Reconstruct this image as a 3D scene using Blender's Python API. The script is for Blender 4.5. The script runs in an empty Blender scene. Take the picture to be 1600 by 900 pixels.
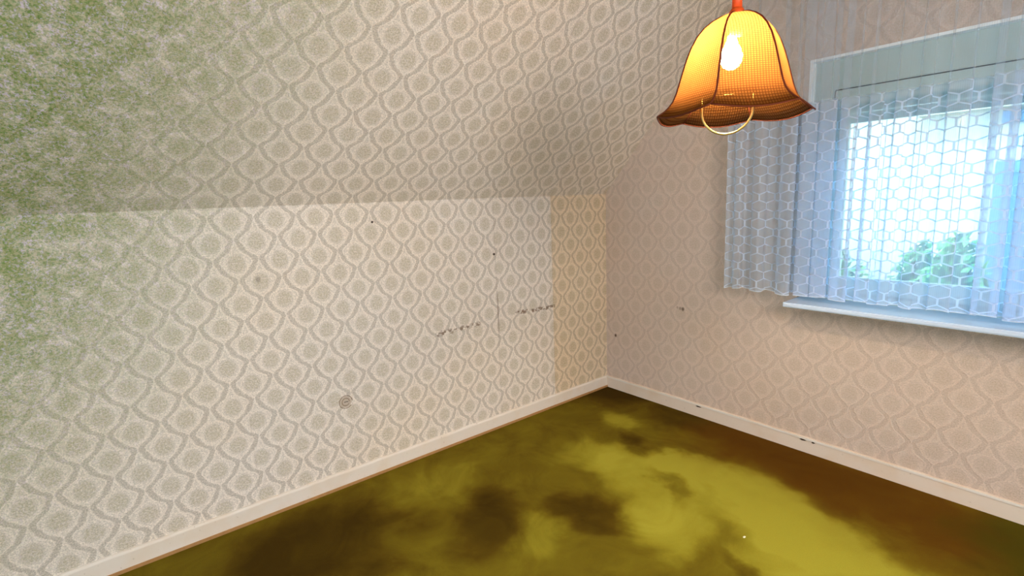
import bpy, bmesh, math, random
from mathutils import Vector, Matrix
random.seed(7)
PI = math.pi
SC = bpy.context.scene
COL = SC.collection

# ------------------------------------------------------------------ camera
CAM = Vector((2.59825, -3.00545, 1.5))
YAW, PITCH, ROLL, FPX = -0.897556, -0.171980, -0.0392634, 801.137
fw = Vector((math.sin(YAW)*math.cos(PITCH), math.cos(YAW)*math.cos(PITCH), math.sin(PITCH)))
rt = Vector((math.cos(YAW), -math.sin(YAW), 0)); up = rt.cross(fw)
r2 = rt*math.cos(ROLL) + up*math.sin(ROLL); u2 = -rt*math.sin(ROLL) + up*math.cos(ROLL)
cd = bpy.data.cameras.new('camera'); cam = bpy.data.objects.new('camera', cd); COL.objects.link(cam)
cd.sensor_width = 36.0; cd.lens = 36.0*FPX/1600.0; cd.clip_start = 0.02; cd.clip_end = 300
cam.matrix_world = Matrix(((r2.x, u2.x, -fw.x, CAM.x), (r2.y, u2.y, -fw.y, CAM.y), (r2.z, u2.z, -fw.z, CAM.z), (0, 0, 0, 1)))
SC.camera = cam

# ------------------------------------------------------------------ world and lights
w = bpy.data.worlds.new('overcast_sky'); SC.world = w; w.use_nodes = True
bg = w.node_tree.nodes['Background']
bg.inputs[0].default_value = (0.50, 0.79, 1.0, 1); bg.inputs[1].default_value = 8.0
def lamp_light(name, typ, loc, energy, color, **k):
    l = bpy.data.lights.new(name, typ); l.energy = energy; l.color = color
    o = bpy.data.objects.new(name, l); COL.objects.link(o); o.location = loc
    for a, v in k.items(): setattr(l, a, v)
    return o
# hazy sun high over our own roof: lights the neighbour's wall, never enters this window
sun = lamp_light('sun', 'SUN', (0, -5, 12), 2.0, (1.0, 0.97, 0.92), angle=0.2)
sun.rotation_euler = (math.radians(42), 0, math.radians(12))
# added fill light before the right-hand slope, outside the view; no window there
rear = lamp_light('added_side_fill', 'AREA', (4.02, -2.5, 2.02), 72.0, (1.0, 0.92, 0.86), shape='RECTANGLE', size=1.1, size_y=1.2)
rear.rotation_euler = (0, math.radians(52), 0)
# portal: only guides the sampling of the sky through the opening, gives no light of its own
port = lamp_light('window_portal', 'AREA', (2.32, 0.24, 1.51), 1.0, (1, 1, 1), shape='RECTANGLE', size=1.85, size_y=1.3)
port.rotation_euler = (math.radians(-90), 0, 0); port.data.cycles.is_portal = True

SC.view_settings.view_transform = 'Standard'; SC.view_settings.look = 'None'
SC.view_settings.gamma = 1.0; SC.view_settings.use_curve_mapping = False
SC.view_settings.exposure = 0.45

# ------------------------------------------------------------------ helpers
def tag(o, label=None, cat=None, group=None, kind=None):
    for k, v in (('label', label), ('category', cat), ('group', group), ('kind', kind)):
        if v: o[k] = v
    return o
def obj(name, bm, mat, parent=None, smooth=False):
    me = bpy.data.meshes.new(name); bmesh.ops.recalc_face_normals(bm, faces=bm.faces) if not getattr(bm, 'keep', 0) else None
    bm.to_mesh(me); bm.free()
    if mat: me.materials.append(mat)
    if smooth:
        for p in me.polygons: p.use_smooth = True
    o = bpy.data.objects.new(name, me); COL.objects.link(o)
    if parent: o.parent = parent
    return o
def empty(name, loc):
    o = bpy.data.objects.new(name, None); COL.objects.link(o); o.location = loc; o.empty_display_size = 0.05
    return o
def box(bm, a, b):
    x0, y0, z0 = a; x1, y1, z1 = b
    v = [bm.verts.new(p) for p in ((x0,y0,z0),(x1,y0,z0),(x1,y1,z0),(x0,y1,z0),(x0,y0,z1),(x1,y0,z1),(x1,y1,z1),(x0,y1,z1))]
    for f in ((0,3,2,1),(4,5,6,7),(0,1,5,4),(1,2,6,5),(2,3,7,6),(3,0,4,7)): bm.faces.new([v[i] for i in f])
def boxobj(name, a, b, mat, parent=None, bevel=0.0):
    bm = bmesh.new(); box(bm, a, b)
    if bevel: bmesh.ops.bevel(bm, geom=bm.edges[:], offset=bevel, segments=2, profile=0.7, affect='EDGES')
    return obj(name, bm, mat, parent)
def tube(bm, pts, r, n=8, cap=True):
    pts = [Vector(p) for p in pts]; rings = []
    ref = None
    for i, p in enumerate(pts):
        d = (pts[min(i+1, len(pts)-1)] - pts[max(i-1, 0)]).normalized()
        if ref is None: ref = Vector((0, 0, 1)) if abs(d.z) < 0.9 else Vector((1, 0, 0))
        a = d.cross(ref).normalized(); b = d.cross(a).normalized(); ref = -b if False else ref
        rr = r[i] if isinstance(r, (list, tuple)) else r
        rings.append([bm.verts.new(p + (a*math.cos(2*PI*k/n) + b*math.sin(2*PI*k/n))*rr) for k in range(n)])
    for i in range(len(rings)-1):
        for k in range(n): bm.faces.new((rings[i][k], rings[i][(k+1) % n], rings[i+1][(k+1) % n], rings[i+1][k]))
    if cap: bm.faces.new(rings[0]); bm.faces.new(rings[-1][::-1])
def lathe(bm, prof, c=(0, 0, 0), n=24):
    rings = []
    for r, z in prof:
        rings.append([bm.verts.new((c[0]+r*math.cos(2*PI*k/n), c[1]+r*math.sin(2*PI*k/n), c[2]+z)) for k in range(n)])
    for i in range(len(rings)-1):
        for k in range(n): bm.faces.new((rings[i][k], rings[i][(k+1) % n], rings[i+1][(k+1) % n], rings[i+1][k]))
    bm.faces.new(rings[0]); bm.faces.new(rings[-1][::-1])

# ------------------------------------------------------------------ node helper
class N:
    def __init__(s, name):
        s.m = bpy.data.materials.new(name); s.m.use_nodes = True; s.t = s.m.node_tree; s.t.nodes.clear()
        s.out = s.t.nodes.new('ShaderNodeOutputMaterial')
    def n(s, typ, **k):
        o = s.t.nodes.new(typ)
        for a, v in k.items(): setattr(o, a, v)
        return o
    def l(s, a, b): s.t.links.new(a, b)
    def put(s, sock, v):
        if hasattr(v, 'links') or isinstance(v, bpy.types.NodeSocket): s.l(v, sock)
        else: sock.default_value = v
    def M(s, op, a, b=None, c=None, clamp=False):
        o = s.n('ShaderNodeMath', operation=op, use_clamp=clamp); s.put(o.inputs[0], a)
        if b is not None: s.put(o.inputs[1], b)
        if c is not None: s.put(o.inputs[2], c)
        return o.outputs[0]
    def rng(s, v, a, b, c=0.0, d=1.0):      # smooth map range
        o = s.n('ShaderNodeMapRange', interpolation_type='SMOOTHSTEP'); s.put(o.inputs[0], v)
        for i, q in enumerate((a, b, c, d)): s.put(o.inputs[i+1], q)
        return o.outputs[0]
    def mix(s, f, a, b, mode='MIX'):
        o = s.n('ShaderNodeMix', data_type='RGBA', blend_type=mode); s.put(o.inputs[0], f)
        s.put(o.inputs[6], a if not isinstance(a, tuple) else (*a[:3], 1)); s.put(o.inputs[7], b if not isinstance(b, tuple) else (*b[:3], 1))
        return o.outputs[2]
    def noise(s, vec, scale, detail=2.0, rough=0.5, color=False, dist=0.0):
        o = s.n('ShaderNodeTexNoise'); s.l(vec, o.inputs['Vector']); o.inputs['Scale'].default_value = scale
        o.inputs['Detail'].default_value = detail; o.inputs['Roughness'].default_value = rough; o.inputs['Distortion'].default_value = dist
        return o.outputs[1] if color else o.outputs[0]
    def vec(s, x, y, z=0.0):
        o = s.n('ShaderNodeCombineXYZ')
        for i, q in enumerate((x, y, z)): s.put(o.inputs[i], q)
        return o.outputs[0]
    def bsdf(s, color, rough=0.6, spec=0.3, **k):
        o = s.n('ShaderNodeBsdfPrincipled'); s.put(o.inputs['Base Color'], color if not isinstance(color, tuple) else (*color[:3], 1))
        s.put(o.inputs['Roughness'], rough); o.inputs['Specular IOR Level'].default_value = spec
        for a, v in k.items(): s.put(o.inputs[a.replace('_', ' ')], v)
        return o
    def bump(s, h, b, dist=0.002, strength=1.0):
        o = s.n('ShaderNodeBump'); s.l(h, o.inputs['Height']); o.inputs['Distance'].default_value = dist; o.inputs['Strength'].default_value = strength
        s.l(o.outputs[0], b.inputs['Normal'])
    def surf(s, sh): s.l(sh, s.out.inputs[0]); return s.m
def plain(name, col, rough=0.5, spec=0.3, grain=0.06, scale=60, bump=0.0004, **k):
    s = N(name); tc = s.n('ShaderNodeTexCoord').outputs['Object']
    nz = s.noise(tc, scale, 3)
    c = s.mix(nz, tuple(x*(1-grain) for x in col), tuple(min(1, x*(1+grain)) for x in col))
    b = s.bsdf(c, rough, spec, **k); s.bump(nz, b, bump); return s.surf(b.outputs[0])
def srgb(r, g, b):
    f = lambda c: (c/255/12.92) if c/255 <= 0.04045 else ((c/255+0.055)/1.055)**2.4
    return (f(r), f(g), f(b))

# ------------------------------------------------------------------ wallpaper (u, v in metres along each wall)
P, V = 0.187, 0.190
def wallpaper(name, u0, v0, contrast=1.0, paper=(0.60, 0.535, 0.46), left=False):
    s = N(name); uv = s.n('ShaderNodeUVMap', uv_map='UVMap').outputs[0]
    sep = s.n('ShaderNodeSeparateXYZ'); s.l(uv, sep.inputs[0]); U, W = sep.outputs[0], sep.outputs[1]
    # slight printing wobble
    wob = s.noise(uv, 9, 2, color=True); ws = s.n('ShaderNodeSeparateXYZ'); s.l(wob, ws.inputs[0])
    fine = s.noise(uv, 85, 3, color=True); fs = s.n('ShaderNodeSeparateXYZ'); s.l(fine, fs.inputs[0])
    uu = s.M('ADD', s.M('SUBTRACT', U, u0), s.M('ADD', s.M('MULTIPLY_ADD', ws.outputs[0], 0.008, -0.004), s.M('MULTIPLY_ADD', fs.outputs[0], 0.014, -0.007)))
    vv = s.M('ADD', s.M('SUBTRACT', W, v0), s.M('ADD', s.M('MULTIPLY_ADD', ws.outputs[1], 0.008, -0.004), s.M('MULTIPLY_ADD', fs.outputs[1], 0.014, -0.007)))
    # onion-shaped ogee net
    ky = s.M('MULTIPLY', vv, 2*PI/V)
    sk = s.M('SINE', ky)
    c = s.M('ADD', s.M('COSINE', ky), s.M('MULTIPLY', s.M('SINE', s.M('MULTIPLY', ky, 3.0)), 0.12))   # round foot, pointed top
    xw = s.M('ABSOLUTE', s.M('WRAP', uu, P/2, -P/2))
    G = s.M('SUBTRACT', s.M('SUBTRACT', xw, P/4), s.M('MULTIPLY', c, P/4*0.68))
    aG = s.M('ABSOLUTE', G)
    sl = s.M('MULTIPLY_ADD', s.M('ABSOLUTE', sk), 0.42, 1.0)          # keep the band width on the steep parts
    D = s.M('DIVIDE', aG, sl)
    band = s.rng(D, 0.0065, 0.0108, 1, 0)
    edge = s.M('MULTIPLY', s.rng(D, 0.0095, 0.0125), s.rng(D, 0.0150, 0.0190, 1, 0))
    # medallions: two staggered grids
    def medal(du, dv):
        a = s.M('WRAP', s.M('SUBTRACT', uu, du), P/2, -P/2); b = s.M('WRAP', s.M('SUBTRACT', vv, dv), V/2, -V/2)
        bb = s.M('MULTIPLY', s.M('ADD', b, 0.004), 0.90)
        a2 = s.M('MULTIPLY', a, s.M('MULTIPLY_ADD', b, 2.2, 1.0))     # narrower towards the top: a drop
        return s.M('SQRT', s.M('ADD', s.M('POWER', s.M('ABSOLUTE', a2), 2.0), s.M('POWER', s.M('ABSOLUTE', bb), 2.0)))
    R = s.M('MINIMUM', medal(0, 0), medal(P/2, V/2))
    sp = s.noise(uv, 110, 3, 0.7)
    disc = s.M('MULTIPLY', s.rng(R, 0.027, 0.039, 1, 0), s.rng(sp, 0.40, 0.60, 0.05, 1.15))
    ring = s.M('MULTIPLY', s.rng(R, 0.037, 0.042), s.rng(R, 0.050, 0.060, 1, 0))
    lace = s.M('MULTIPLY', s.rng(R, 0.05, 0.056), s.rng(s.noise(uv, 170, 1), 0.50, 0.60))
    lt = s.M('MAXIMUM', s.M('MULTIPLY', ring, s.rng(s.noise(uv, 90, 2, 0.6), 0.38, 0.58, 0.15, 1.0)), s.M('MAXIMUM', edge, s.M('MULTIPLY', lace, 0.45)), clamp=True)
    dk = s.M('MAXIMUM', band, s.M('MULTIPLY', disc, 0.6), clamp=True)
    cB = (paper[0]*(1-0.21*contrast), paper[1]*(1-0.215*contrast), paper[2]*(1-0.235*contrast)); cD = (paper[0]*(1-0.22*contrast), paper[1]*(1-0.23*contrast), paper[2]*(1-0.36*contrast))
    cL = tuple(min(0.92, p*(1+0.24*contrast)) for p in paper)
    col = s.mix(s.M('MULTIPLY', disc, 0.75), paper, cD)
    col = s.mix(band, col, cB)
    col = s.mix(s.M('MULTIPLY', lt, 0.85), col, cL)
    grain = s.noise(uv, 190, 3, 0.75)
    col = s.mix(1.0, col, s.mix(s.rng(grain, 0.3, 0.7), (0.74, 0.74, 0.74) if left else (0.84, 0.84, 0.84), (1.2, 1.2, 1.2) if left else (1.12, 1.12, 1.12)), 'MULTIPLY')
    big = s.noise(uv, 1.3, 3)
    col = s.mix(s.rng(big, 0.4, 0.7, 0, 0.35), col, s.mix(1.0, col, (1.0, 0.93, 0.82), 'MULTIPLY'))
    brown = srgb(105, 75, 45)
    if left:
        # the length of paper next to the corner is tinted yellower than the others
        sheet = s.M('MULTIPLY', s.rng(U, -0.575, -0.560), s.rng(W, 1.515, 1.505, 0.15, 1.0))
        col = s.mix(s.M('MULTIPLY', sheet, 1.0), col, s.mix(1.0, col, (0.95, 0.86, 0.71), 'MULTIPLY'))
        # seams between the lengths
        for su, st in ((-0.565, 0.18), (-1.06, 0.22), (-1.56, 0.10), (-2.06, 0.10), (-2.56, 0.10)):
            m = s.rng(s.M('ABSOLUTE', s.M('SUBTRACT', U, su)), 0.0, 0.004, st, 0)
            col = s.mix(m, col, brown)
        # green and lilac camera noise painted into the paper far from the window wall
        far = s.rng(s.M('MULTIPLY_ADD', s.M('SUBTRACT', W, 1.3), -0.38, U), -2.25, -3.45, 0, 1)
        hgt = s.rng(W, 0.1, 1.2, 0.2, 1.0)
        amt = s.M('MULTIPLY', far, hgt)
        n1 = s.noise(uv, 95, 3, 0.75, color=True); n2 = s.noise(uv, 14, 3, 0.6)
        q = s.n('ShaderNodeSeparateXYZ'); s.l(n1, q.inputs[0])
        spk = s.mix(s.rng(q.outputs[0], 0.38, 0.60), srgb(104, 134, 76), srgb(176, 168, 138))
        spk = s.mix(s.rng(q.outputs[1], 0.52, 0.64), spk, srgb(196, 184, 206))
        spk = s.mix(s.rng(q.outputs[2], 0.40, 0.30, 0, 0.7), spk, srgb(52, 66, 40))
        spk = s.mix(s.rng(n2, 0.42, 0.58), spk, s.mix(0.28, spk, srgb(124, 140, 60)))
        a = s.M('MULTIPLY', amt, s.rng(n2, 0.30, 0.60, 0.62, 1.05), clamp=True)
        col = s.mix(a, col, spk)
        # rubbed line where furniture stood
        def streak(ua, ub, vc, sl_, th, thr, strength):
            vline = s.M('MULTIPLY_ADD', s.M('SUBTRACT', U, ua), sl_, vc)
            dv = s.M('ABSOLUTE', s.M('ADD', s.M('SUBTRACT', W, vline), s.M('MULTIPLY_ADD', s.noise(uv, 26, 2), 0.03, -0.015)))
            ins = s.M('MULTIPLY', s.rng(U, ua-0.01, ua+0.01), s.rng(U, ub-0.01, ub+0.01, 1, 0))
            return s.M('MULTIPLY', s.M('MULTIPLY', s.rng(dv, th*0.3, th, 1, 0), ins), s.rng(s.noise(uv, 34, 2, 0.6), thr, thr+0.12, 0, strength))
        for a_ in (streak(-0.91, -0.55, 0.750, -0.03, 0.020, 0.42, 0.8), streak(-1.55, -1.20, 0.722, 0.03, 0.018, 0.44, 0.7)):
            col = s.mix(a_, col, brown)
        vs = s.M('MULTIPLY', s.rng(s.M('ABSOLUTE', s.M('ADD', U, 1.055)), 0.001, 0.008, 0.45, 0), s.M('MULTIPLY', s.rng(W, 0.55, 0.70), s.rng(W, 0.95, 0.85)))
        col = s.mix(vs, col, brown)
        spots = ((-2.45, 1.174, 0.012, 0.4),)
    else:
        spots = ((0.090, 0.431, 0.011, 0.9), (0.671, 0.722, 0.012, 0.75), (0.650, 0.724, 0.010, 0.45), (0.628, 0.728, 0.008, 0.35), (0.03, 0.62, 0.008, 0.3))
    for x, z, r, st in spots:
        d = s.M('SQRT', s.M('ADD', s.M('POWER', s.M('ABSOLUTE', s.M('SUBTRACT', U, x)), 2.0), s.M('POWER', s.M('ABSOLUTE', s.M('MULTIPLY', s.M('SUBTRACT', W, z), 0.8)), 2.0)))
        col = s.mix(s.rng(d, r*0.4, r*1.3, st, 0), col, srgb(70, 50, 30))
    b = s.bsdf(col, 0.85, 0.15)
    h = s.M('ADD', s.M('SUBTRACT', lt, dk), s.M('MULTIPLY', grain, 0.8))
    s.bump(h, b, 0.0012, 0.6)
    return s.surf(b.outputs[0])
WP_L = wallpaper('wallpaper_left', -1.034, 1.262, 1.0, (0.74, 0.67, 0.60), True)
WP_B = wallpaper('wallpaper_gable', 0.28, 1.645, 0.42, (0.62, 0.49, 0.405))  # same paper as on the left; dimmer light put into darker, fainter colours
def uvquads(name, quads, mat):
    """quads: list of 4 x (xyz, uv); real thickness is added outward by the walls behind"""
    me = bpy.data.meshes.new(name); vs = []; fs = []; uvs = []
    for q in quads:
        fs.append(tuple(range(len(vs), len(vs)+len(q))))
        for p, t in q: vs.append(p); uvs.append(t)
    me.from_pydata(vs, [], fs); l = me.uv_layers.new(name='UVMap')
    for i, t in enumerate(uvs): l.data[i].uv = t
    me.materials.append(mat); o = bpy.data.objects.new(name, me); COL.objects.link(o); o['kind'] = 'structure'
    return o
# room dimensions
HK, SLP, HC = 1.51, 1.10, 2.60
XS = (HC-HK)/SLP; YB = -5.3; XR = 4.64; SL = math.hypot(XS, HC-HK)
WX0, WX1, WZ0, WZ1 = 1.392, 3.25, 0.873, 2.148
T = 0.16
def slab(name, faces, mat, off):
    """prism wall: front polygon(s) with uv + the same polygon offset outward, closed at the rim"""
    me = bpy.data.meshes.new(name); bm = bmesh.new(); uvl = bm.loops.layers.uv.new('UVMap'); off = Vector(off); cache = {}
    def vv(p):
        k = tuple(round(c, 5) for c in p)
        if k not in cache: cache[k] = bm.verts.new(k)
        return cache[k]
    from collections import Counter
    ed = Counter()
    for q in faces:
        ks = [tuple(round(c, 5) for c in p) for p, t in q]
        for a, b in zip(ks, ks[1:]+ks[:1]): ed[frozenset((a, b))] += 1
    tu = {}
    for q in faces:
        f = bm.faces.new([vv(p) for p, t in q])
        for l, (p, t) in zip(f.loops, q): l[uvl].uv = t
        g = bm.faces.new([vv(Vector(p)+off) for p, t in q][::-1])
        for l, (p, t) in zip(g.loops, q[::-1]): l[uvl].uv = t
        for (p, t), (p2, t2) in zip(q, q[1:]+q[:1]):
            k = frozenset((tuple(round(c, 5) for c in p), tuple(round(c, 5) for c in p2)))
            if ed[k] == 1:
                h = bm.faces.new([vv(p), vv(Vector(p)+off), vv(Vector(p2)+off), vv(p2)])
                for l, tt in zip(h.loops, (t, t, t2, t2)): l[uvl].uv = tt
    bmesh.ops.recalc_face_normals(bm, faces=bm.faces)
    bm.to_mesh(me); bm.free(); me.materials.append(mat)
    o = bpy.data.objects.new(name, me); COL.objects.link(o); o['kind'] = 'structure'
    return o
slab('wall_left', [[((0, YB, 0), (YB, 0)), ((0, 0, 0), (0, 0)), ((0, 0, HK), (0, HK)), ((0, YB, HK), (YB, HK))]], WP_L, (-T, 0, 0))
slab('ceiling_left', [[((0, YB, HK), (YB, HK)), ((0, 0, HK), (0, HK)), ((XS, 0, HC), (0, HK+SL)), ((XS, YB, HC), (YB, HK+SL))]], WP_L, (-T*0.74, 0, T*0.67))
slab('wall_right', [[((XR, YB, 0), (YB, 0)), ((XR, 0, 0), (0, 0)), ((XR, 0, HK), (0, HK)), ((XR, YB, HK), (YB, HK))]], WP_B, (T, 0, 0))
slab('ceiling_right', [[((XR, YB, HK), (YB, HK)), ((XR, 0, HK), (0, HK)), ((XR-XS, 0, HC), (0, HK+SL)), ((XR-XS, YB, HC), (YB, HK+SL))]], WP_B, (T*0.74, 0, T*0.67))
sxa = lambda z: 0 if z <= HK else (z-HK)/SLP
def g(x, z, y=0.0): return ((x, y, z), (x, z))
def gable(y, x0, x1, z0, z1):
    ls = sxa(z1)
    return [
        [g(0, 0, y), g(x0, 0, y), g(x0, z0, y), g(x0, HK, y), g(0, HK, y)],
        [g(0, HK, y), g(x0, HK, y), g(x0, z1, y), g(ls, z1, y)],
        [g(ls, z1, y), g(x0, z1, y), g(x0, HC, y), g(XS, HC, y)],
        [g(x0, z1, y), g(x1, z1, y), g(x1, HC, y), g(x0, HC, y)],
        [g(x0, 0, y), g(x1, 0, y), g(x1, z0, y), g(x0, z0, y)],
        [g(x1, z1, y), g(XR-ls, z1, y), g(XR-XS, HC, y), g(x1, HC, y)],
        [g(x1, HK, y), g(XR, HK, y), g(XR-ls, z1, y), g(x1, z1, y)],
        [g(x1, 0, y), g(XR, 0, y), g(XR, HK, y), g(x1, HK, y), g(x1, z0, y)]]
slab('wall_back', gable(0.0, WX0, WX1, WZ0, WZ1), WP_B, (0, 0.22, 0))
slab('wall_front', gable(YB, 1.7, 3.4, 0.9, 2.15), WP_B, (0, -0.22, 0))  # opening in this unseen wall is added to let sky light in as fill
ceil_m = plain('ceiling_paper', srgb(146, 134, 120), 0.9, 0.1, 0.05, 30)
boxobj('ceiling', (XS-0.02, YB, HC), (XR-XS+0.02, 0, HC+T), ceil_m)['kind'] = 'structure'

# ------------------------------------------------------------------ floor: brushed olive carpet
def carpet():
    s = N('olive_carpet'); ob = s.n('ShaderNodeTexCoord').outputs['Object']
    big = s.noise(ob, 1.6, 3, 0.55, color=True); fx = s.n('ShaderNodeSeparateXYZ'); s.l(big, fx.inputs[0])
    mid = s.noise(ob, 5.5, 4, 0.55, color=True); fm = s.n('ShaderNodeSeparateXYZ'); s.l(mid, fm.inputs[0])
    sp = s.n('ShaderNodeSeparateXYZ'); s.l(ob, sp.inputs[0])
    dx = s.M('ADD', sp.outputs[0], s.M('ADD', s.M('MULTIPLY_ADD', fx.outputs[0], 0.5, -0.25), s.M('MULTIPLY_ADD', fm.outputs[0], 0.22, -0.11)))
    dy = s.M('ADD', sp.outputs[1], s.M('ADD', s.M('MULTIPLY_ADD', fx.outputs[1], 0.5, -0.25), s.M('MULTIPLY_ADD', fm.outputs[1], 0.22, -0.11)))
    acc = None
    for (cx, cy, rx, ry, ang, val) in BLOBS:
        ca, sa = math.cos(ang), math.sin(ang)
        ax = s.M('SUBTRACT', dx, cx); ay = s.M('SUBTRACT', dy, cy)
        p = s.M('DIVIDE', s.M('ADD', s.M('MULTIPLY', ax, ca), s.M('MULTIPLY', ay, sa)), rx)
        q = s.M('DIVIDE', s.M('SUBTRACT', s.M('MULTIPLY', ay, ca), s.M('MULTIPLY', ax, sa)), ry)
        d = s.M('SQRT', s.M('ADD', s.M('MULTIPLY', p, p), s.M('MULTIPLY', q, q)))
        v = s.rng(d, 0.35, 1.25, val, 0)
        acc = v if acc is None else s.M('ADD', acc, v)
    tex = s.M('MULTIPLY_ADD', s.noise(ob, 3.2, 4, 0.6, dist=1.2), 0.50, -0.24)
    val = s.M('ADD', s.M('ADD', acc, 0.40), tex)
    r = s.n('ShaderNodeValToRGB'); s.l(val, r.inputs[0]); e = r.color_ramp.elements
    e[0].position = 0.0; e[0].color = (*srgb(66, 48, 8), 1); e[1].position = 1.0; e[1].color = (*srgb(170, 160, 52), 1)
    for pz, c in ((0.25, srgb(90, 70, 14)), (0.5, srgb(120, 104, 24)), (0.75, srgb(152, 140, 40))):
        k = e.new(pz); k.color = (*c, 1)
    # reddish worn strip in front of the window wall, greener pile to the right
    red = s.M('MULTIPLY', s.rng(dy, -0.75, -0.35), s.rng(dx, 0.75, 1.2))
    col = s.mix(s.M('MULTIPLY', red, 0.55), r.outputs[0], srgb(104, 62, 10))
    grn = s.M('MULTIPLY', s.rng(dx, 2.15, 2.45), s.rng(dy, -0.75, -0.45))
    col = s.mix(s.M('MULTIPLY', grn, 0.7), col, srgb(62, 66, 8))
    gr = s.noise(ob, 260, 2, 0.7)
    col = s.mix(1.0, col, s.mix(gr, (0.82, 0.82, 0.82), (1.15, 1.15, 1.15)), 'MULTIPLY')
    b = s.bsdf(col, 0.95, 0.05, Sheen_Weight=0.0); s.bump(gr, b, 0.003, 0.5)
    return s.surf(b.outputs[0])
# patches of pile brushed the light way (+) and the dark way (-): centre, radii, angle, value
BLOBS = [
    (0.95, -0.83, 0.34, 0.28, 0.3, 0.50), (1.36, -1.10, 0.22, 0.30, 0.5, 0.50), (0.62, -0.95, 0.26, 0.22, 0.6, 0.26),
    (0.50, -0.42, 0.16, 0.12, 0.3, 0.32), (1.55, -0.68, 0.50, 0.22, 0.0, 0.60), (1.95, -0.85, 0.40, 0.30, 0.2, 0.55),
    (1.10, -0.62, 0.20, 0.14, 0.4, 0.30), (0.30, -1.75, 0.26, 0.35, 0.2, 0.16), (1.05, -1.62, 0.16, 0.22, 0.4, 0.24),
    (0.10, -0.10, 0.32, 0.30, 0.0, -0.40), (1.35, -0.12, 1.3, 0.30, -0.12, -0.34), (0.42, -2.45, 0.35, 0.45, 0.2, -0.40),
    (0.80, -1.75, 0.25, 0.28, 0.3, -0.36), (1.05, -1.30, 0.20, 0.16, 0.4, -0.30), (0.82, -0.60, 0.10, 0.22, 1.0, -0.30),
    (1.18, -0.86, 0.07, 0.22, 0.9, -0.32), (1.82, -1.12, 0.16, 0.05, -0.2, -0.25),
]
boxobj('floor', (0, YB, -0.1), (XR, 0, 0), carpet())['kind'] = 'structure'

# ------------------------------------------------------------------ baseboards
def skirt_mat(name, col):
    s = N(name); ob = s.n('ShaderNodeTexCoord').outputs['Object']
    n1 = s.noise(ob, 7, 3); n2 = s.noise(ob, 60, 3)
    c = s.mix(s.rng(n1, 0.45, 0.7, 0, 0.5), col, tuple(x*y for x, y in zip(col, (0.95, 0.87, 0.76))))
    c = s.mix(s.rng(n2, 0.66, 0.76, 0, 0.35), c, srgb(150, 120, 90))
    b = s.bsdf(c, 0.55, 0.3); s.bump(n2, b, 0.0006, 0.5); return s.surf(b.outputs[0])
SK = skirt_mat('baseboard_paint', srgb(232, 222, 210)); SKW = plain('bare_wood_edge', srgb(176, 132, 84), 0.6, 0.2, 0.2, 40)
SKB = skirt_mat('baseboard_paint_back', srgb(226, 208, 190))
def skirt(name, axis, length, thick, mat, hgt=0.090):
    prof = [(0, 0), (thick, 0), (thick, hgt-0.010), (thick-0.003, hgt-0.003), (thick-0.007, hgt), (0, hgt)]
    bm = bmesh.new(); n = 120; rings = []
    for i in range(n+1):
        t = thick + (length-thick)*i/n if axis == 'x' else length*i/n
        dz = 0.0010*math.sin(i*0.9) + 0.0008*math.sin(i*2.3+1)
        ring = []
        for d, z in prof:
            zz = z + (dz if z > 0.01 else 0)
            ring.append(bm.verts.new((t, -d, zz) if axis == 'x' else (d, -t, zz)))
        rings.append(ring)
    m = len(prof)
    for a, b in zip(rings, rings[1:]):
        for k in range(m): bm.faces.new((a[k], a[(k+1) % m], b[(k+1) % m], b[k]))
    bm.faces.new(rings[0]); bm.faces.new(rings[-1][::-1])
    o = obj(name, bm, mat); o['kind'] = 'structure'; return o
bl = skirt('baseboard_left', 'y', -YB, 0.015, SK)
bb = skirt('baseboard_back', 'x', XR-0.0, 0.015, SKB)
lip = boxobj('floor_edge_strip', (0.015, YB, 0.0), (0.021, -0.015, 0.014), SKW, bl); lip['label'] = 'bare wooden strip along the foot of the baseboard'
hl = boxobj('top_bead', (0.015, -0.019, 0.078), (XR, -0.015, 0.0905), SK, bb, 0.0015)
nick = plain('dark_nick', srgb(60, 45, 30), 0.8, 0.1)
for x, L in ((0.815, 0.022), (1.475, 0.018), (1.53, 0.010)):
    bm = bmesh.new()
    vs = [bm.verts.new((x+L*a, -0.0196, 0.073+0.006*b)) for a, b in ((-1, 0.2), (-0.3, -0.5), (0.5, -0.3), (1, 0.3), (0.2, 0.9), (-0.5, 1.0))]
    f = bm.faces.new(vs); r = bmesh.ops.extrude_face_region(bm, geom=[f]); bmesh.ops.translate(bm, vec=(0, 0.002, 0), verts=[v for v in r['geom'] if isinstance(v, bmesh.types.BMVert)])
    obj('paint_chip', bm, nick, bb)

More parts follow.
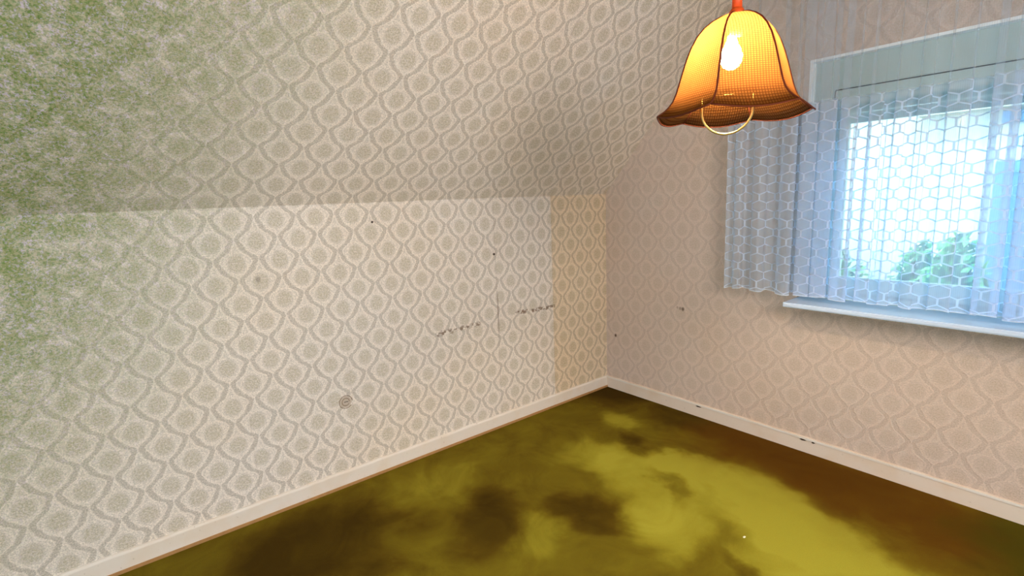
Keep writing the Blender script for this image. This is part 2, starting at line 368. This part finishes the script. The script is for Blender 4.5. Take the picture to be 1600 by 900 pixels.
# ------------------------------------------------------------------ window
FR = plain('window_frame_paint', srgb(176, 192, 188), 0.35, 0.4, 0.03, 20)
SH = plain('shutter_plastic', srgb(150, 170, 180), 0.5, 0.3, 0.04, 20)
GAP = plain('rebate_gap_shade', srgb(40, 48, 50), 0.7, 0.1)  # dark colour painted for the shade in the gap between frame and sash
win = empty('window_1', (2.32, 0.1, WZ0)); win['kind'] = 'structure'
def wp(name, a, b, mat, bev=0.0):
    o = boxobj(name, a, b, mat, None, bev); o.parent = win; o.matrix_parent_inverse = win.matrix_basis.inverted(); return o
def frame_ring(name, x0, x1, z0, z1, wl, wt, wr, wb, y0, y1, mat, bev=0.003, parent=None):
    bm = bmesh.new()
    o = [(x0, z0), (x1, z0), (x1, z1), (x0, z1)]; i = [(x0+wl, z0+wb), (x1-wr, z0+wb), (x1-wr, z1-wt), (x0+wl, z1-wt)]
    A = [bm.verts.new((x, y0, z)) for x, z in o]; B = [bm.verts.new((x, y0, z)) for x, z in i]
    C = [bm.verts.new((x, y1, z)) for x, z in o]; D = [bm.verts.new((x, y1, z)) for x, z in i]
    for k in range(4):
        j = (k+1) % 4
        for f in ((A[k], A[j], B[j], B[k]), (C[j], C[k], D[k], D[j]), (A[j], A[k], C[k], C[j]), (B[k], B[j], D[j], D[k])): bm.faces.new(f)
    bmesh.ops.recalc_face_normals(bm, faces=bm.faces)
    if bev: bmesh.ops.bevel(bm, geom=[e for e in bm.edges if abs(e.calc_length()) > 0.02], offset=bev, segments=2, affect='EDGES')
    ob = obj(name, bm, mat); ob.parent = win; ob.matrix_parent_inverse = win.matrix_basis.inverted(); return ob
frame_ring('window_frame', WX0+.001, WX1-.001, WZ0+.012, WZ1-.001, 0.106, 0.160, 0.106, 0.050, 0.045, 0.125, FR)
XM = (WX0+WX1)/2
frame_ring('rebate_shade_ring', 1.496, WX1-.104, 0.935, 1.989, 0.012, 0.012, 0.012, 0.012, 0.050, 0.10, GAP, 0)  # dark ring put where the gap is only in shade
def sash(x0, x1):
    sa = frame_ring('sash', x0, x1, 0.94, 1.980, 0.060, 0.050, 0.060, 0.078, 0.036, 0.105, FR)
    gb = frame_ring('glazing_bead', x0+0.058, x1-0.058, 1.016, 1.932, 0.008, 0.028, 0.008, 0.008, 0.052, 0.08, FR, 0.002)
    gs = N('window_glass'); tr = gs.n('ShaderNodeBsdfTransparent'); tr.inputs[0].default_value = (0.95, 0.985, 0.98, 1)
    gl = gs.n('ShaderNodeBsdfGlossy'); gl.inputs['Roughness'].default_value = 0.02; lw = gs.n('ShaderNodeFresnel'); lw.inputs[0].default_value = 1.35
    mx = gs.n('ShaderNodeMixShader'); gs.l(lw.outputs[0], mx.inputs[0]); gs.l(tr.outputs[0], mx.inputs[1]); gs.l(gl.outputs[0], mx.inputs[2])
    pa = boxobj('pane', (x0+0.05, 0.068, 1.01), (x1-0.05, 0.072, 1.94), gs.surf(mx.outputs[0]))
    for ch in (gb, pa): ch.parent = sa; ch.matrix_parent_inverse = Matrix.Identity(4)
sash(1.506, WX1-0.112)
# lowered end of the roller shutter outside the glass
for k in range(4):
    wp('shutter_slat', (WX0+0.03, 0.17, 1.822+k*0.052), (WX1-0.03, 0.182, 1.822+k*0.052+0.050), SH, 0.003)
# plaster bead round the opening catches the daylight
BEAD = plain('reveal_plaster', srgb(248, 250, 250), 0.8, 0.1, 0.05, 40)
wp('reveal_lining', (WX0, -0.003, WZ1-0.014), (WX1, 0.046, WZ1-0.001), BEAD)
wp('reveal_lining', (WX0+.0005, -0.003, WZ0+0.03), (WX0+0.014, 0.046, WZ1-0.015), BEAD)
# inner sill board
sill = empty('window_sill', (2.3, -0.1, 0.873)); tag(sill, 'long white window sill board jutting from the wall under the lace curtain', 'window sill')
SILL = plain('sill_gloss', srgb(206, 220, 238), 0.3, 0.5, 0.03, 15)
bm = bmesh.new(); box(bm, (WX0+0.008, -0.20, 0.874), (WX1+0.06, 0.046, 0.898))
bmesh.ops.bevel(bm, geom=[e for e in bm.edges if all(v.co.y < -0.1 for v in e.verts)], offset=0.006, segments=3, affect='EDGES')
o = obj('sill_board', bm, SILL); o.parent = sill; o.matrix_parent_inverse = Matrix.Translation(sill.location).inverted()

# ------------------------------------------------------------------ lace curtain on its ceiling rail
def lace():
    s = N('white_lace'); uv = s.n('ShaderNodeUVMap', uv_map='UVMap').outputs[0]
    sep = s.n('ShaderNodeSeparateXYZ'); s.l(uv, sep.inputs[0]); U, W = sep.outputs[0], sep.outputs[1]
    CW, CH = 0.088, 0.097
    px, py = s.M('DIVIDE', U, CW), s.M('DIVIDE', s.M('MULTIPLY', W, 1.7320508), CH)
    ax, ay = s.M('WRAP', px, 0.5, -0.5), s.M('WRAP', py, 0.8660254, -0.8660254)
    bx, by = s.M('WRAP', s.M('ADD', px, 0.5), 0.5, -0.5), s.M('WRAP', s.M('ADD', py, 0.8660254), 0.8660254, -0.8660254)
    la = s.M('ADD', s.M('MULTIPLY', ax, ax), s.M('MULTIPLY', ay, ay)); lb = s.M('ADD', s.M('MULTIPLY', bx, bx), s.M('MULTIPLY', by, by))
    t = s.M('LESS_THAN', la, lb)
    gx = s.M('ABSOLUTE', s.M('ADD', s.M('MULTIPLY', ax, t), s.M('MULTIPLY', bx, s.M('SUBTRACT', 1.0, t))))
    gy = s.M('ABSOLUTE', s.M('ADD', s.M('MULTIPLY', ay, t), s.M('MULTIPLY', by, s.M('SUBTRACT', 1.0, t))))
    hd = s.M('SUBTRACT', 0.5, s.M('MAXIMUM', s.M('ADD', s.M('MULTIPLY', gx, 0.5), s.M('MULTIPLY', gy, 0.8660254)), gx))
    line = s.rng(hd, 0.038, 0.072, 1, 0)
    zone = s.rng(W, 1.93, 1.90)
    line = s.M('MULTIPLY', line, zone)
    thread = s.rng(s.M('ABSOLUTE', s.M('WRAP', U, 0.0035, -0.0035)), 0.0, 0.0022, 0.05, 0.0)
    hem = s.M('MAXIMUM', s.rng(W, 0.934, 0.940, 0.75, 0), s.rng(s.M('ABSOLUTE', s.M('SUBTRACT', W, 1.905)), 0.002, 0.006, 0.35, 0))
    op = s.M('ADD', s.M('MULTIPLY_ADD', zone, 0.31, 0.14), thread)
    op = s.M('MAXIMUM', op, s.M('MAXIMUM', s.M('MULTIPLY', line, 0.96), hem), clamp=True)
    d = s.n('ShaderNodeBsdfDiffuse'); d.inputs[0].default_value = (0.84, 0.88, 1.0, 1)
    tl = s.n('ShaderNodeBsdfTranslucent'); tl.inputs[0].default_value = (0.22, 0.52, 0.80, 1)
    m1 = s.n('ShaderNodeMixShader'); m1.inputs[0].default_value = 0.42; s.l(d.outputs[0], m1.inputs[1]); s.l(tl.outputs[0], m1.inputs[2])
    tr = s.n('ShaderNodeBsdfTransparent'); m2 = s.n('ShaderNodeMixShader'); s.l(op, m2.inputs[0]); s.l(tr.outputs[0], m2.inputs[1]); s.l(m1.outputs[0], m2.inputs[2])
    return s.surf(m2.outputs[0])
def curtain():
    x0, x1, zt, zb = 1.022, 3.55, 2.575, 0.930
    nx, nz = 1500, 26
    rs = [random.uniform(-1, 1) for _ in range(60)]
    def fold(x, z):
        k = 1.0 - 0.15*(zt-z)/(zt-zb)
        ph = 2*PI*x/0.104 + 1.3*math.sin(x*7.1+0.6) + 0.9*math.sin(x*15.7+2)
        a = 0.022 + 0.008*math.sin(x*5.3+1.1)
        b = (0.019 + 0.010*math.sin(x*8.7+0.5+0.3*z))*min(1, (x-x0)*12)
        return (x - b*math.sin(2*ph), k*a*math.sin(ph) + 0.002*math.sin(2*PI*x/0.031 + 2.0*math.sin(x*9)) + 0.004*math.sin(3*z + x*11))
    me = bpy.data.meshes.new('voile'); vs, fs, uv = [], [], []
    xs = [x0+(x1-x0)*i/nx for i in range(nx+1)]
    u = [0]; zr = 1.2
    for a, b in zip(xs, xs[1:]): u.append(u[-1]+math.dist(fold(b, zr), fold(a, zr)))
    for j in range(nz+1):
        f = j/nz
        for i, x in enumerate(xs):
            z = zb + (zt-zb)*f
            if j == 0: z += 0.004*math.sin(x*41)+0.003*math.sin(x*90+1)
            lean = 0.010*math.sin(x*6+0.4)*(1-f)
            X, Y = fold(x, z)
            vs.append((X+lean*min(1, (x-x0)*8), -0.115+Y, z)); uv.append((u[i], zb + (zt-zb)*f))
    for j in range(nz):
        for i in range(nx):
            a = j*(nx+1)+i; fs.append((a, a+1, a+nx+2, a+nx+1))
    me.from_pydata(vs, [], fs); l = me.uv_layers.new(name='UVMap')
    for lp in me.loops: l.data[lp.index].uv = uv[lp.vertex_index]
    me.materials.append(lace())
    for p in me.polygons: p.use_smooth = True
    root = empty('lace_curtain', (2.2, -0.105, 0.93))
    tag(root, 'sheer white lace curtain with honeycomb pattern hanging in folds before the window', 'curtain')
    o = bpy.data.objects.new('voile', me); COL.objects.link(o); o.parent = root; o.matrix_parent_inverse = Matrix.Translation(root.location).inverted()
    hm = bmesh.new(); pts = [(vs[i][0], vs[i][1], vs[i][2]) for i in range(0, nx+1, 3)]
    tube(hm, pts, 0.0013, 5)
    h = obj('hem_cord', hm, plain('hem_thread', (0.85, 0.88, 0.93), 0.8, 0.1)); h.parent = root; h.matrix_parent_inverse = Matrix.Translation(root.location).inverted()
curtain()
rail = boxobj('curtain_rail', (0.94, -0.125, 2.577), (3.62, -0.085, 2.600), plain('rail_plastic', srgb(225, 222, 215), 0.4, 0.4), None, 0.002)
tag(rail, 'white curtain rail on the ceiling carrying the lace curtain', 'curtain rail')

# ------------------------------------------------------------------ pendant lamp
LX, LY, ZR = 1.745, -1.419, 1.737
def weave():
    s = N('woven_raffia'); uv = s.n('ShaderNodeUVMap', uv_map='UVMap').outputs[0]
    sep = s.n('ShaderNodeSeparateXYZ'); s.l(uv, sep.inputs[0]); U, W = sep.outputs[0], sep.outputs[1]
    a = s.M('ABSOLUTE', s.M('WRAP', s.M('MULTIPLY', U, 26.0), 0.5, -0.5)); b = s.M('ABSOLUTE', s.M('WRAP', s.M('MULTIPLY', W, 46.0), 0.5, -0.5))
    ln = s.M('MAXIMUM', s.rng(a, 0.30, 0.44), s.rng(b, 0.30, 0.44))
    n = s.noise(uv, 6, 2)
    thr = s.mix(n, (0.060, 0.017, 0.003), (0.042, 0.010, 0.002)); cell = s.mix(n, (0.125, 0.046, 0.010), (0.110, 0.038, 0.008))
    col = s.mix(s.M('MULTIPLY', ln, 0.9), cell, thr)
    # weave painted lighter towards the brim, standing in for lamp glow missing there
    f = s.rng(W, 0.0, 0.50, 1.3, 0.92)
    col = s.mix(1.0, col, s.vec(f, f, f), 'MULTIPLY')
    d = s.n('ShaderNodeBsdfDiffuse'); s.l(col, d.inputs[0]); tl = s.n('ShaderNodeBsdfTranslucent'); s.l(col, tl.inputs[0])
    m1 = s.n('ShaderNodeMixShader'); m1.inputs[0].default_value = 0.6; s.l(d.outputs[0], m1.inputs[1]); s.l(tl.outputs[0], m1.inputs[2])
    tr = s.n('ShaderNodeBsdfTransparent'); tr.inputs[0].default_value = (1, 0.85, 0.5, 1)
    m2 = s.n('ShaderNodeMixShader'); s.l(s.rng(ln, 0, 1, 0.94, 1.0), m2.inputs[0]); s.l(tr.outputs[0], m2.inputs[1]); s.l(m1.outputs[0], m2.inputs[2])
    bp = s.n('ShaderNodeBump'); bp.inputs['Distance'].default_value = 0.001; s.l(s.M('SUBTRACT', 1.0, ln), bp.inputs['Height']); s.l(bp.outputs[0], d.inputs['Normal'])
    return s.surf(m2.outputs[0])
def lamp():
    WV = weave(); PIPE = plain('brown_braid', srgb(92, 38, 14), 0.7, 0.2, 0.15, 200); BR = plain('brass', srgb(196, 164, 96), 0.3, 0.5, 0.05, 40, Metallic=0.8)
    ORG = plain('orange_cord_cover', srgb(206, 78, 24), 0.5, 0.3, 0.08, 60)
    root = empty('pendant_lamp', (LX, LY, ZR)); tag(root, 'bell-shaped pendant lamp of woven orange raffia panels, lit, hanging from the ceiling', 'lamp')
    t = Vector((CAM.x-LX, CAM.y-LY, 0)).normalized(); r = Vector((-t.y, t.x, 0))
    # profile of a corner rib: (height above rim, radius)
    prof = [(0, .229), (.006, .219), (.014, .207), (.026, .194), (.042, .182), (.065, .172), (.095, .163), (.13, .153), (.165, .142), (.20, .128), (.228, .112), (.25, .093), (.267, .070), (.279, .046), (.285, .022)]
    prof2 = []
    for i in range(len(prof)-1):
        for k in range(3):
            f = k/3; prof2.append((prof[i][0]*(1-f)+prof[i+1][0]*f, prof[i][1]*(1-f)+prof[i+1][1]*f))
    prof2.append(prof[-1]); prof = prof2
    A0 = math.radians(-14.87)
    def pt(k, f, h, rad):
        a0 = A0+k*PI/3; a1 = a0+PI/3
        p0 = t*math.cos(a0)+r*math.sin(a0); p1 = t*math.cos(a1)+r*math.sin(a1)
        ch = p0*(1-f)+p1*f; am = a0+f*PI/3; arc = t*math.cos(am)+r*math.sin(am)
        brim = max(0, 1-h/0.045)
        bul = 0.30*(1-brim) + 0.62*brim
        q = (ch*(1-bul)+arc*bul)*rad
        s4 = math.sin(PI*f)
        drop = -0.016*s4*brim**1.3
        return Vector((q.x, q.y, h+drop))
    NU = 16
    for k in range(6):
        bm = bmesh.new(); uvl = bm.loops.layers.uv.new('UVMap'); rows = []
        for j, (h, rad) in enumerate(prof): rows.append([bm.verts.new(pt(k, i/NU, h, rad)) for i in range(NU+1)])
        for j in range(len(prof)-1):
            for i in range(NU):
                f = bm.faces.new((rows[j][i], rows[j][i+1], rows[j+1][i+1], rows[j+1][i]))
                for l, (a, b) in zip(f.loops, ((i, j), (i+1, j), (i+1, j+1), (i, j+1))):
                    w_ = prof[b][1]/0.20
                    l[uvl].uv = ((a/NU-0.5)*w_+0.5, prof[b][0]/0.30 + max(0, (0.17-prof[b][1]))*1.2)
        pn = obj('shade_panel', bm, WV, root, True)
        bm = bmesh.new(); tube(bm, [pt(k, 0, h, rad*1.004) for h, rad in prof], 0.0030, 6); obj('rib', bm, PIPE, pn, True)['label'] = 'dark brown braid seam'
        bm = bmesh.new(); tube(bm, [pt(k, i/12, 0, 0.230) for i in range(13)], 0.0024, 6); obj('rim_braid', bm, PIPE, pn, True)
    bm = bmesh.new(); lathe(bm, [(.001, .300), (.016, .300), (.020, .294), (.024, .287), (.024, .282), (.001, .282)], n=20); obj('top_cap', bm, ORG, root, True)
    bm = bmesh.new(); tube(bm, [(0, 0, .295), (0, 0, .33), (0, 0, .36)], [.015, .014, .010], 14); obj('cord_grip', bm, ORG, root, True)
    bm = bmesh.new(); tube(bm, [(0, 0, .355), (0.002, 0, .6), (0, 0, HC-ZR-0.04)], .0035, 8); obj('cord', bm, ORG, root, True)
    bm = bmesh.new(); lathe(bm, [(.001, HC-ZR-0.001), (.045, HC-ZR-0.001), (.045, HC-ZR-.02), (.03, HC-ZR-.045), (.001, HC-ZR-.05)], n=24); obj('ceiling_rose', bm, ORG, root, True)
    bm = bmesh.new(); lathe(bm, [(.001, .282), (.020, .282), (.021, .235), (.017, .221), (.001, .221)], n=20); sk_ = obj('socket', bm, plain('socket_white', srgb(210, 190, 160), 0.5, 0.3), root, True)
    # bulb
    e = N('bulb_glow'); em = e.n('ShaderNodeEmission'); em.inputs[0].default_value = (1.0, 0.84, 0.64, 1); em.inputs[1].default_value = BULB
    e.surf(em.outputs[0])
    bm = bmesh.new(); lathe(bm, [(.012, .224), (.014, .214), (.020, .198), (.029, .182), (.033, .166), (.031, .150), (.023, .136), (.010, .128), (.002, .1265)], c=tuple(r*-0.012), n=24); b = obj('bulb', bm, e.m, sk_, True)
    b['label'] = 'lit bulb glowing through the woven shade'
    # brass hoop below the bulb
    bm = bmesh.new(); pts = []
    ctr = r*(-0.019) + t*(0.01)
    hr = 0.074
    pts.append(ctr + r*(-hr) + Vector((0, 0, .05)))
    for i in range(33):
        a = PI + PI*i/32; pts.append(ctr + r*(hr*math.cos(a)) + Vector((0, 0, 0.010+hr*math.sin(a))))
    pts.append(ctr + r*hr + Vector((0, 0, .05)))
    tube(bm, pts, 0.0036, 8); h = obj('hoop', bm, BR, root, True); h['label'] = 'curved brass hoop hanging below the shade'
    bm = bmesh.new(); tube(bm, [ctr+r*(-hr)+Vector((0, 0, .048)), ctr+Vector((0, 0, .052)), ctr+r*hr+Vector((0, 0, .048))], 0.003, 8); obj('hoop_bar', bm, BR, h, True)
BULB = 700.0
lamp()

# ------------------------------------------------------------------ small things on the walls and floor
IRON = plain('nail_iron', srgb(70, 55, 42), 0.5, 0.5)
def nail(y, z, label, rad=0.006):
    bm = bmesh.new(); tube(bm, [(-0.004, y, z+0.002), (0.012, y, z), (0.0125, y, z)], [0.0018, 0.0018, 0.0018], 8)
    tube(bm, [(0.012, y, z), (0.0145, y, z)], rad, 12)
    tag(obj('nail', bm, IRON), label, 'nail', 'old picture nails in the patterned knee wall')
nail(-1.078, 1.161, 'small dark nail in the brightly lit middle of the patterned knee wall', 0.0075)
nail(-1.869, 1.408, 'small dark nail just below the slope edge of the patterned knee wall', 0.006)
cov = empty('outlet_cover', (0.0, -2.098, 0.468)); tag(cov, 'small round papered-over outlet cover low on the patterned left wall', 'outlet cover')
cm = plain('papered_cover', srgb(196, 182, 166), 0.85, 0.1, 0.18, 160)
def disc(bm, r, x0, x1, n=28):
    tube(bm, [(x0, 0, 0), (x1, 0, 0)], r, n)
bm = bmesh.new(); disc(bm, 0.030, -0.002, 0.0022); obj('cover_disc', bm, cm, cov)
for rr_, nm in ((0.035, 'outer_ring'), (0.020, 'inner_ring')):
    bm = bmesh.new(); tube(bm, [(0.0022, rr_*math.cos(2*PI*i/28), rr_*math.sin(2*PI*i/28)) for i in range(26)], 0.0016, 6); obj(nm, bm, plain('ring_line', srgb(140, 118, 96), 0.8, 0.1), cov)
bm = bmesh.new(); box(bm, (0.0015, -0.009, -0.001), (0.0032, 0.013, 0.0022)); obj('slot', bm, IRON, cov)
bm = bmesh.new(); bmesh.ops.create_icosphere(bm, subdivisions=2, radius=0.006)
for v in bm.verts: v.co = Vector((v.co.x*0.8, v.co.y*1.2, v.co.z*0.5)) * random.uniform(0.75, 1.2)
o = obj('paper_crumb', bm, plain('crumb_white', srgb(250, 246, 215), 0.9, 0.1)); o.location = (1.627, -0.985, 0.003)
tag(o, 'tiny pale crumb of paper lying on the olive carpet', 'crumb')

# ------------------------------------------------------------------ outside the window
WHITE = plain('pale_render', (0.40, 0.37, 0.325), 0.9, 0.1, 0.04, 3)
house = empty('neighbour_house', (0, 8, -3.0)); tag(house, 'white neighbouring house with blue-grey balcony door seen through the lace curtain', 'house')
def hp(name, a, b, mat):
    o = boxobj(name, a, b, mat); o.parent = house; o.matrix_parent_inverse = Matrix.Translation(house.location).inverted(); return o
for k in range(36):
    hp('cladding_board', (-9.0+k*0.5, 8.0, -3.0), (-9.0+k*0.5+0.488, 8.05, 3.6), WHITE)
hp('wall', (-9.0, 8.03, -3.0), (9.0, 8.4, 3.6), WHITE)
BLU = plain('blue_grey_paint', srgb(70, 104, 138), 0.5, 0.3); DG = plain('dark_door_glass', srgb(60, 88, 112), 0.6, 0.2)
d0 = hp('balcony_door', (0.98, 7.95, -0.62), (1.16, 8.0, 1.78), BLU)
hp('door_leaf', (1.16, 7.97, -0.62), (2.60, 8.0, 1.62), DG); hp('door_head', (1.16, 7.95, 1.60), (2.60, 8.0, 1.78), BLU)
hp('door_post', (1.55, 7.94, -0.62), (1.67, 8.0, 1.62), BLU); hp('door_post', (2.60, 7.95, -0.62), (2.75, 8.0, 1.78), BLU)
hp('shutter_box', (1.0, 7.9, 2.34), (2.75, 8.0, 2.52), BLU)
hp('awning_edge', (0.0, 7.6, 2.56), (4.0, 8.0, 2.62), WHITE)
hp('roof', (-9.4, 7.3, 3.6), (9.4, 12.0, 3.8), plain('roof_tiles', srgb(120, 100, 92), 0.8, 0.2))
gnd = boxobj('ground', (-40, 0.4, -3.2), (40, 60, -3.0), plain('lawn', srgb(96, 120, 66), 0.9, 0.1, 0.3, 2)); gnd['kind'] = 'structure'
def shrub(x, y, z0, h, rad, label):
    root = empty('garden_shrub', (x, y, z0)); tag(root, label, 'shrub', 'green shrubs in the garden outside the window')
    s = N('leaf_green'); oi = s.n('ShaderNodeTexCoord').outputs['Object']
    c = s.mix(s.rng(s.noise(oi, 4, 2), 0.35, 0.65), srgb(44, 92, 54), srgb(90, 140, 80)); b = s.bsdf(c, 0.6, 0.2); m = s.surf(b.outputs[0])
    me = bpy.data.meshes.new('foliage'); vs, fs = [], []
    for i in range(2600):
        a = random.uniform(0, 2*PI); f = random.random()**0.6; zz = random.uniform(0.12, 1)**0.8
        rr = rad*f*min(1, 2.4*math.sqrt(max(0, 1.0-zz)))*(1+0.25*math.sin(a*3+zz*9))
        c_ = Vector((rr*math.cos(a), rr*math.sin(a), zz*h*(1+0.06*math.sin(a*5))))
        n1 = Vector((random.gauss(0, 1), random.gauss(0, 1), random.gauss(0, 1))).normalized(); n2 = n1.orthogonal().normalized(); n3 = n1.cross(n2)
        L = random.uniform(0.05, 0.10); k = len(vs)
        vs += [c_-n2*L, c_+n3*L*0.45, c_+n2*L, c_-n3*L*0.45]; fs.append((k, k+1, k+2, k+3))
    me.from_pydata(vs, [], fs); me.materials.append(m)
    fo = bpy.data.objects.new('foliage', me); COL.objects.link(fo); fo.parent = root; fo['kind'] = 'stuff'
    bm = bmesh.new(); tube(bm, [(0, 0, 0), (0.04, 0.02, h*0.4), (0, 0, h*0.75)], [0.07, 0.05, 0.02], 8); obj('trunk', bm, plain('bark', srgb(90, 74, 58), 0.9, 0.1), root)
for x, y, h, r_, lb in ((-0.80, 6.9, 3.28, 0.50, 'lowest green garden shrub outside, at the left of the window glass'),
                        (0.47, 6.6, 3.42, 0.44, 'green garden shrub outside, in the middle of the window view'),
                        (1.12, 5.3, 3.66, 0.42, 'tallest green garden shrub outside, in front of the balcony door')):
    shrub(x, y, -3.0, h, r_, lb)
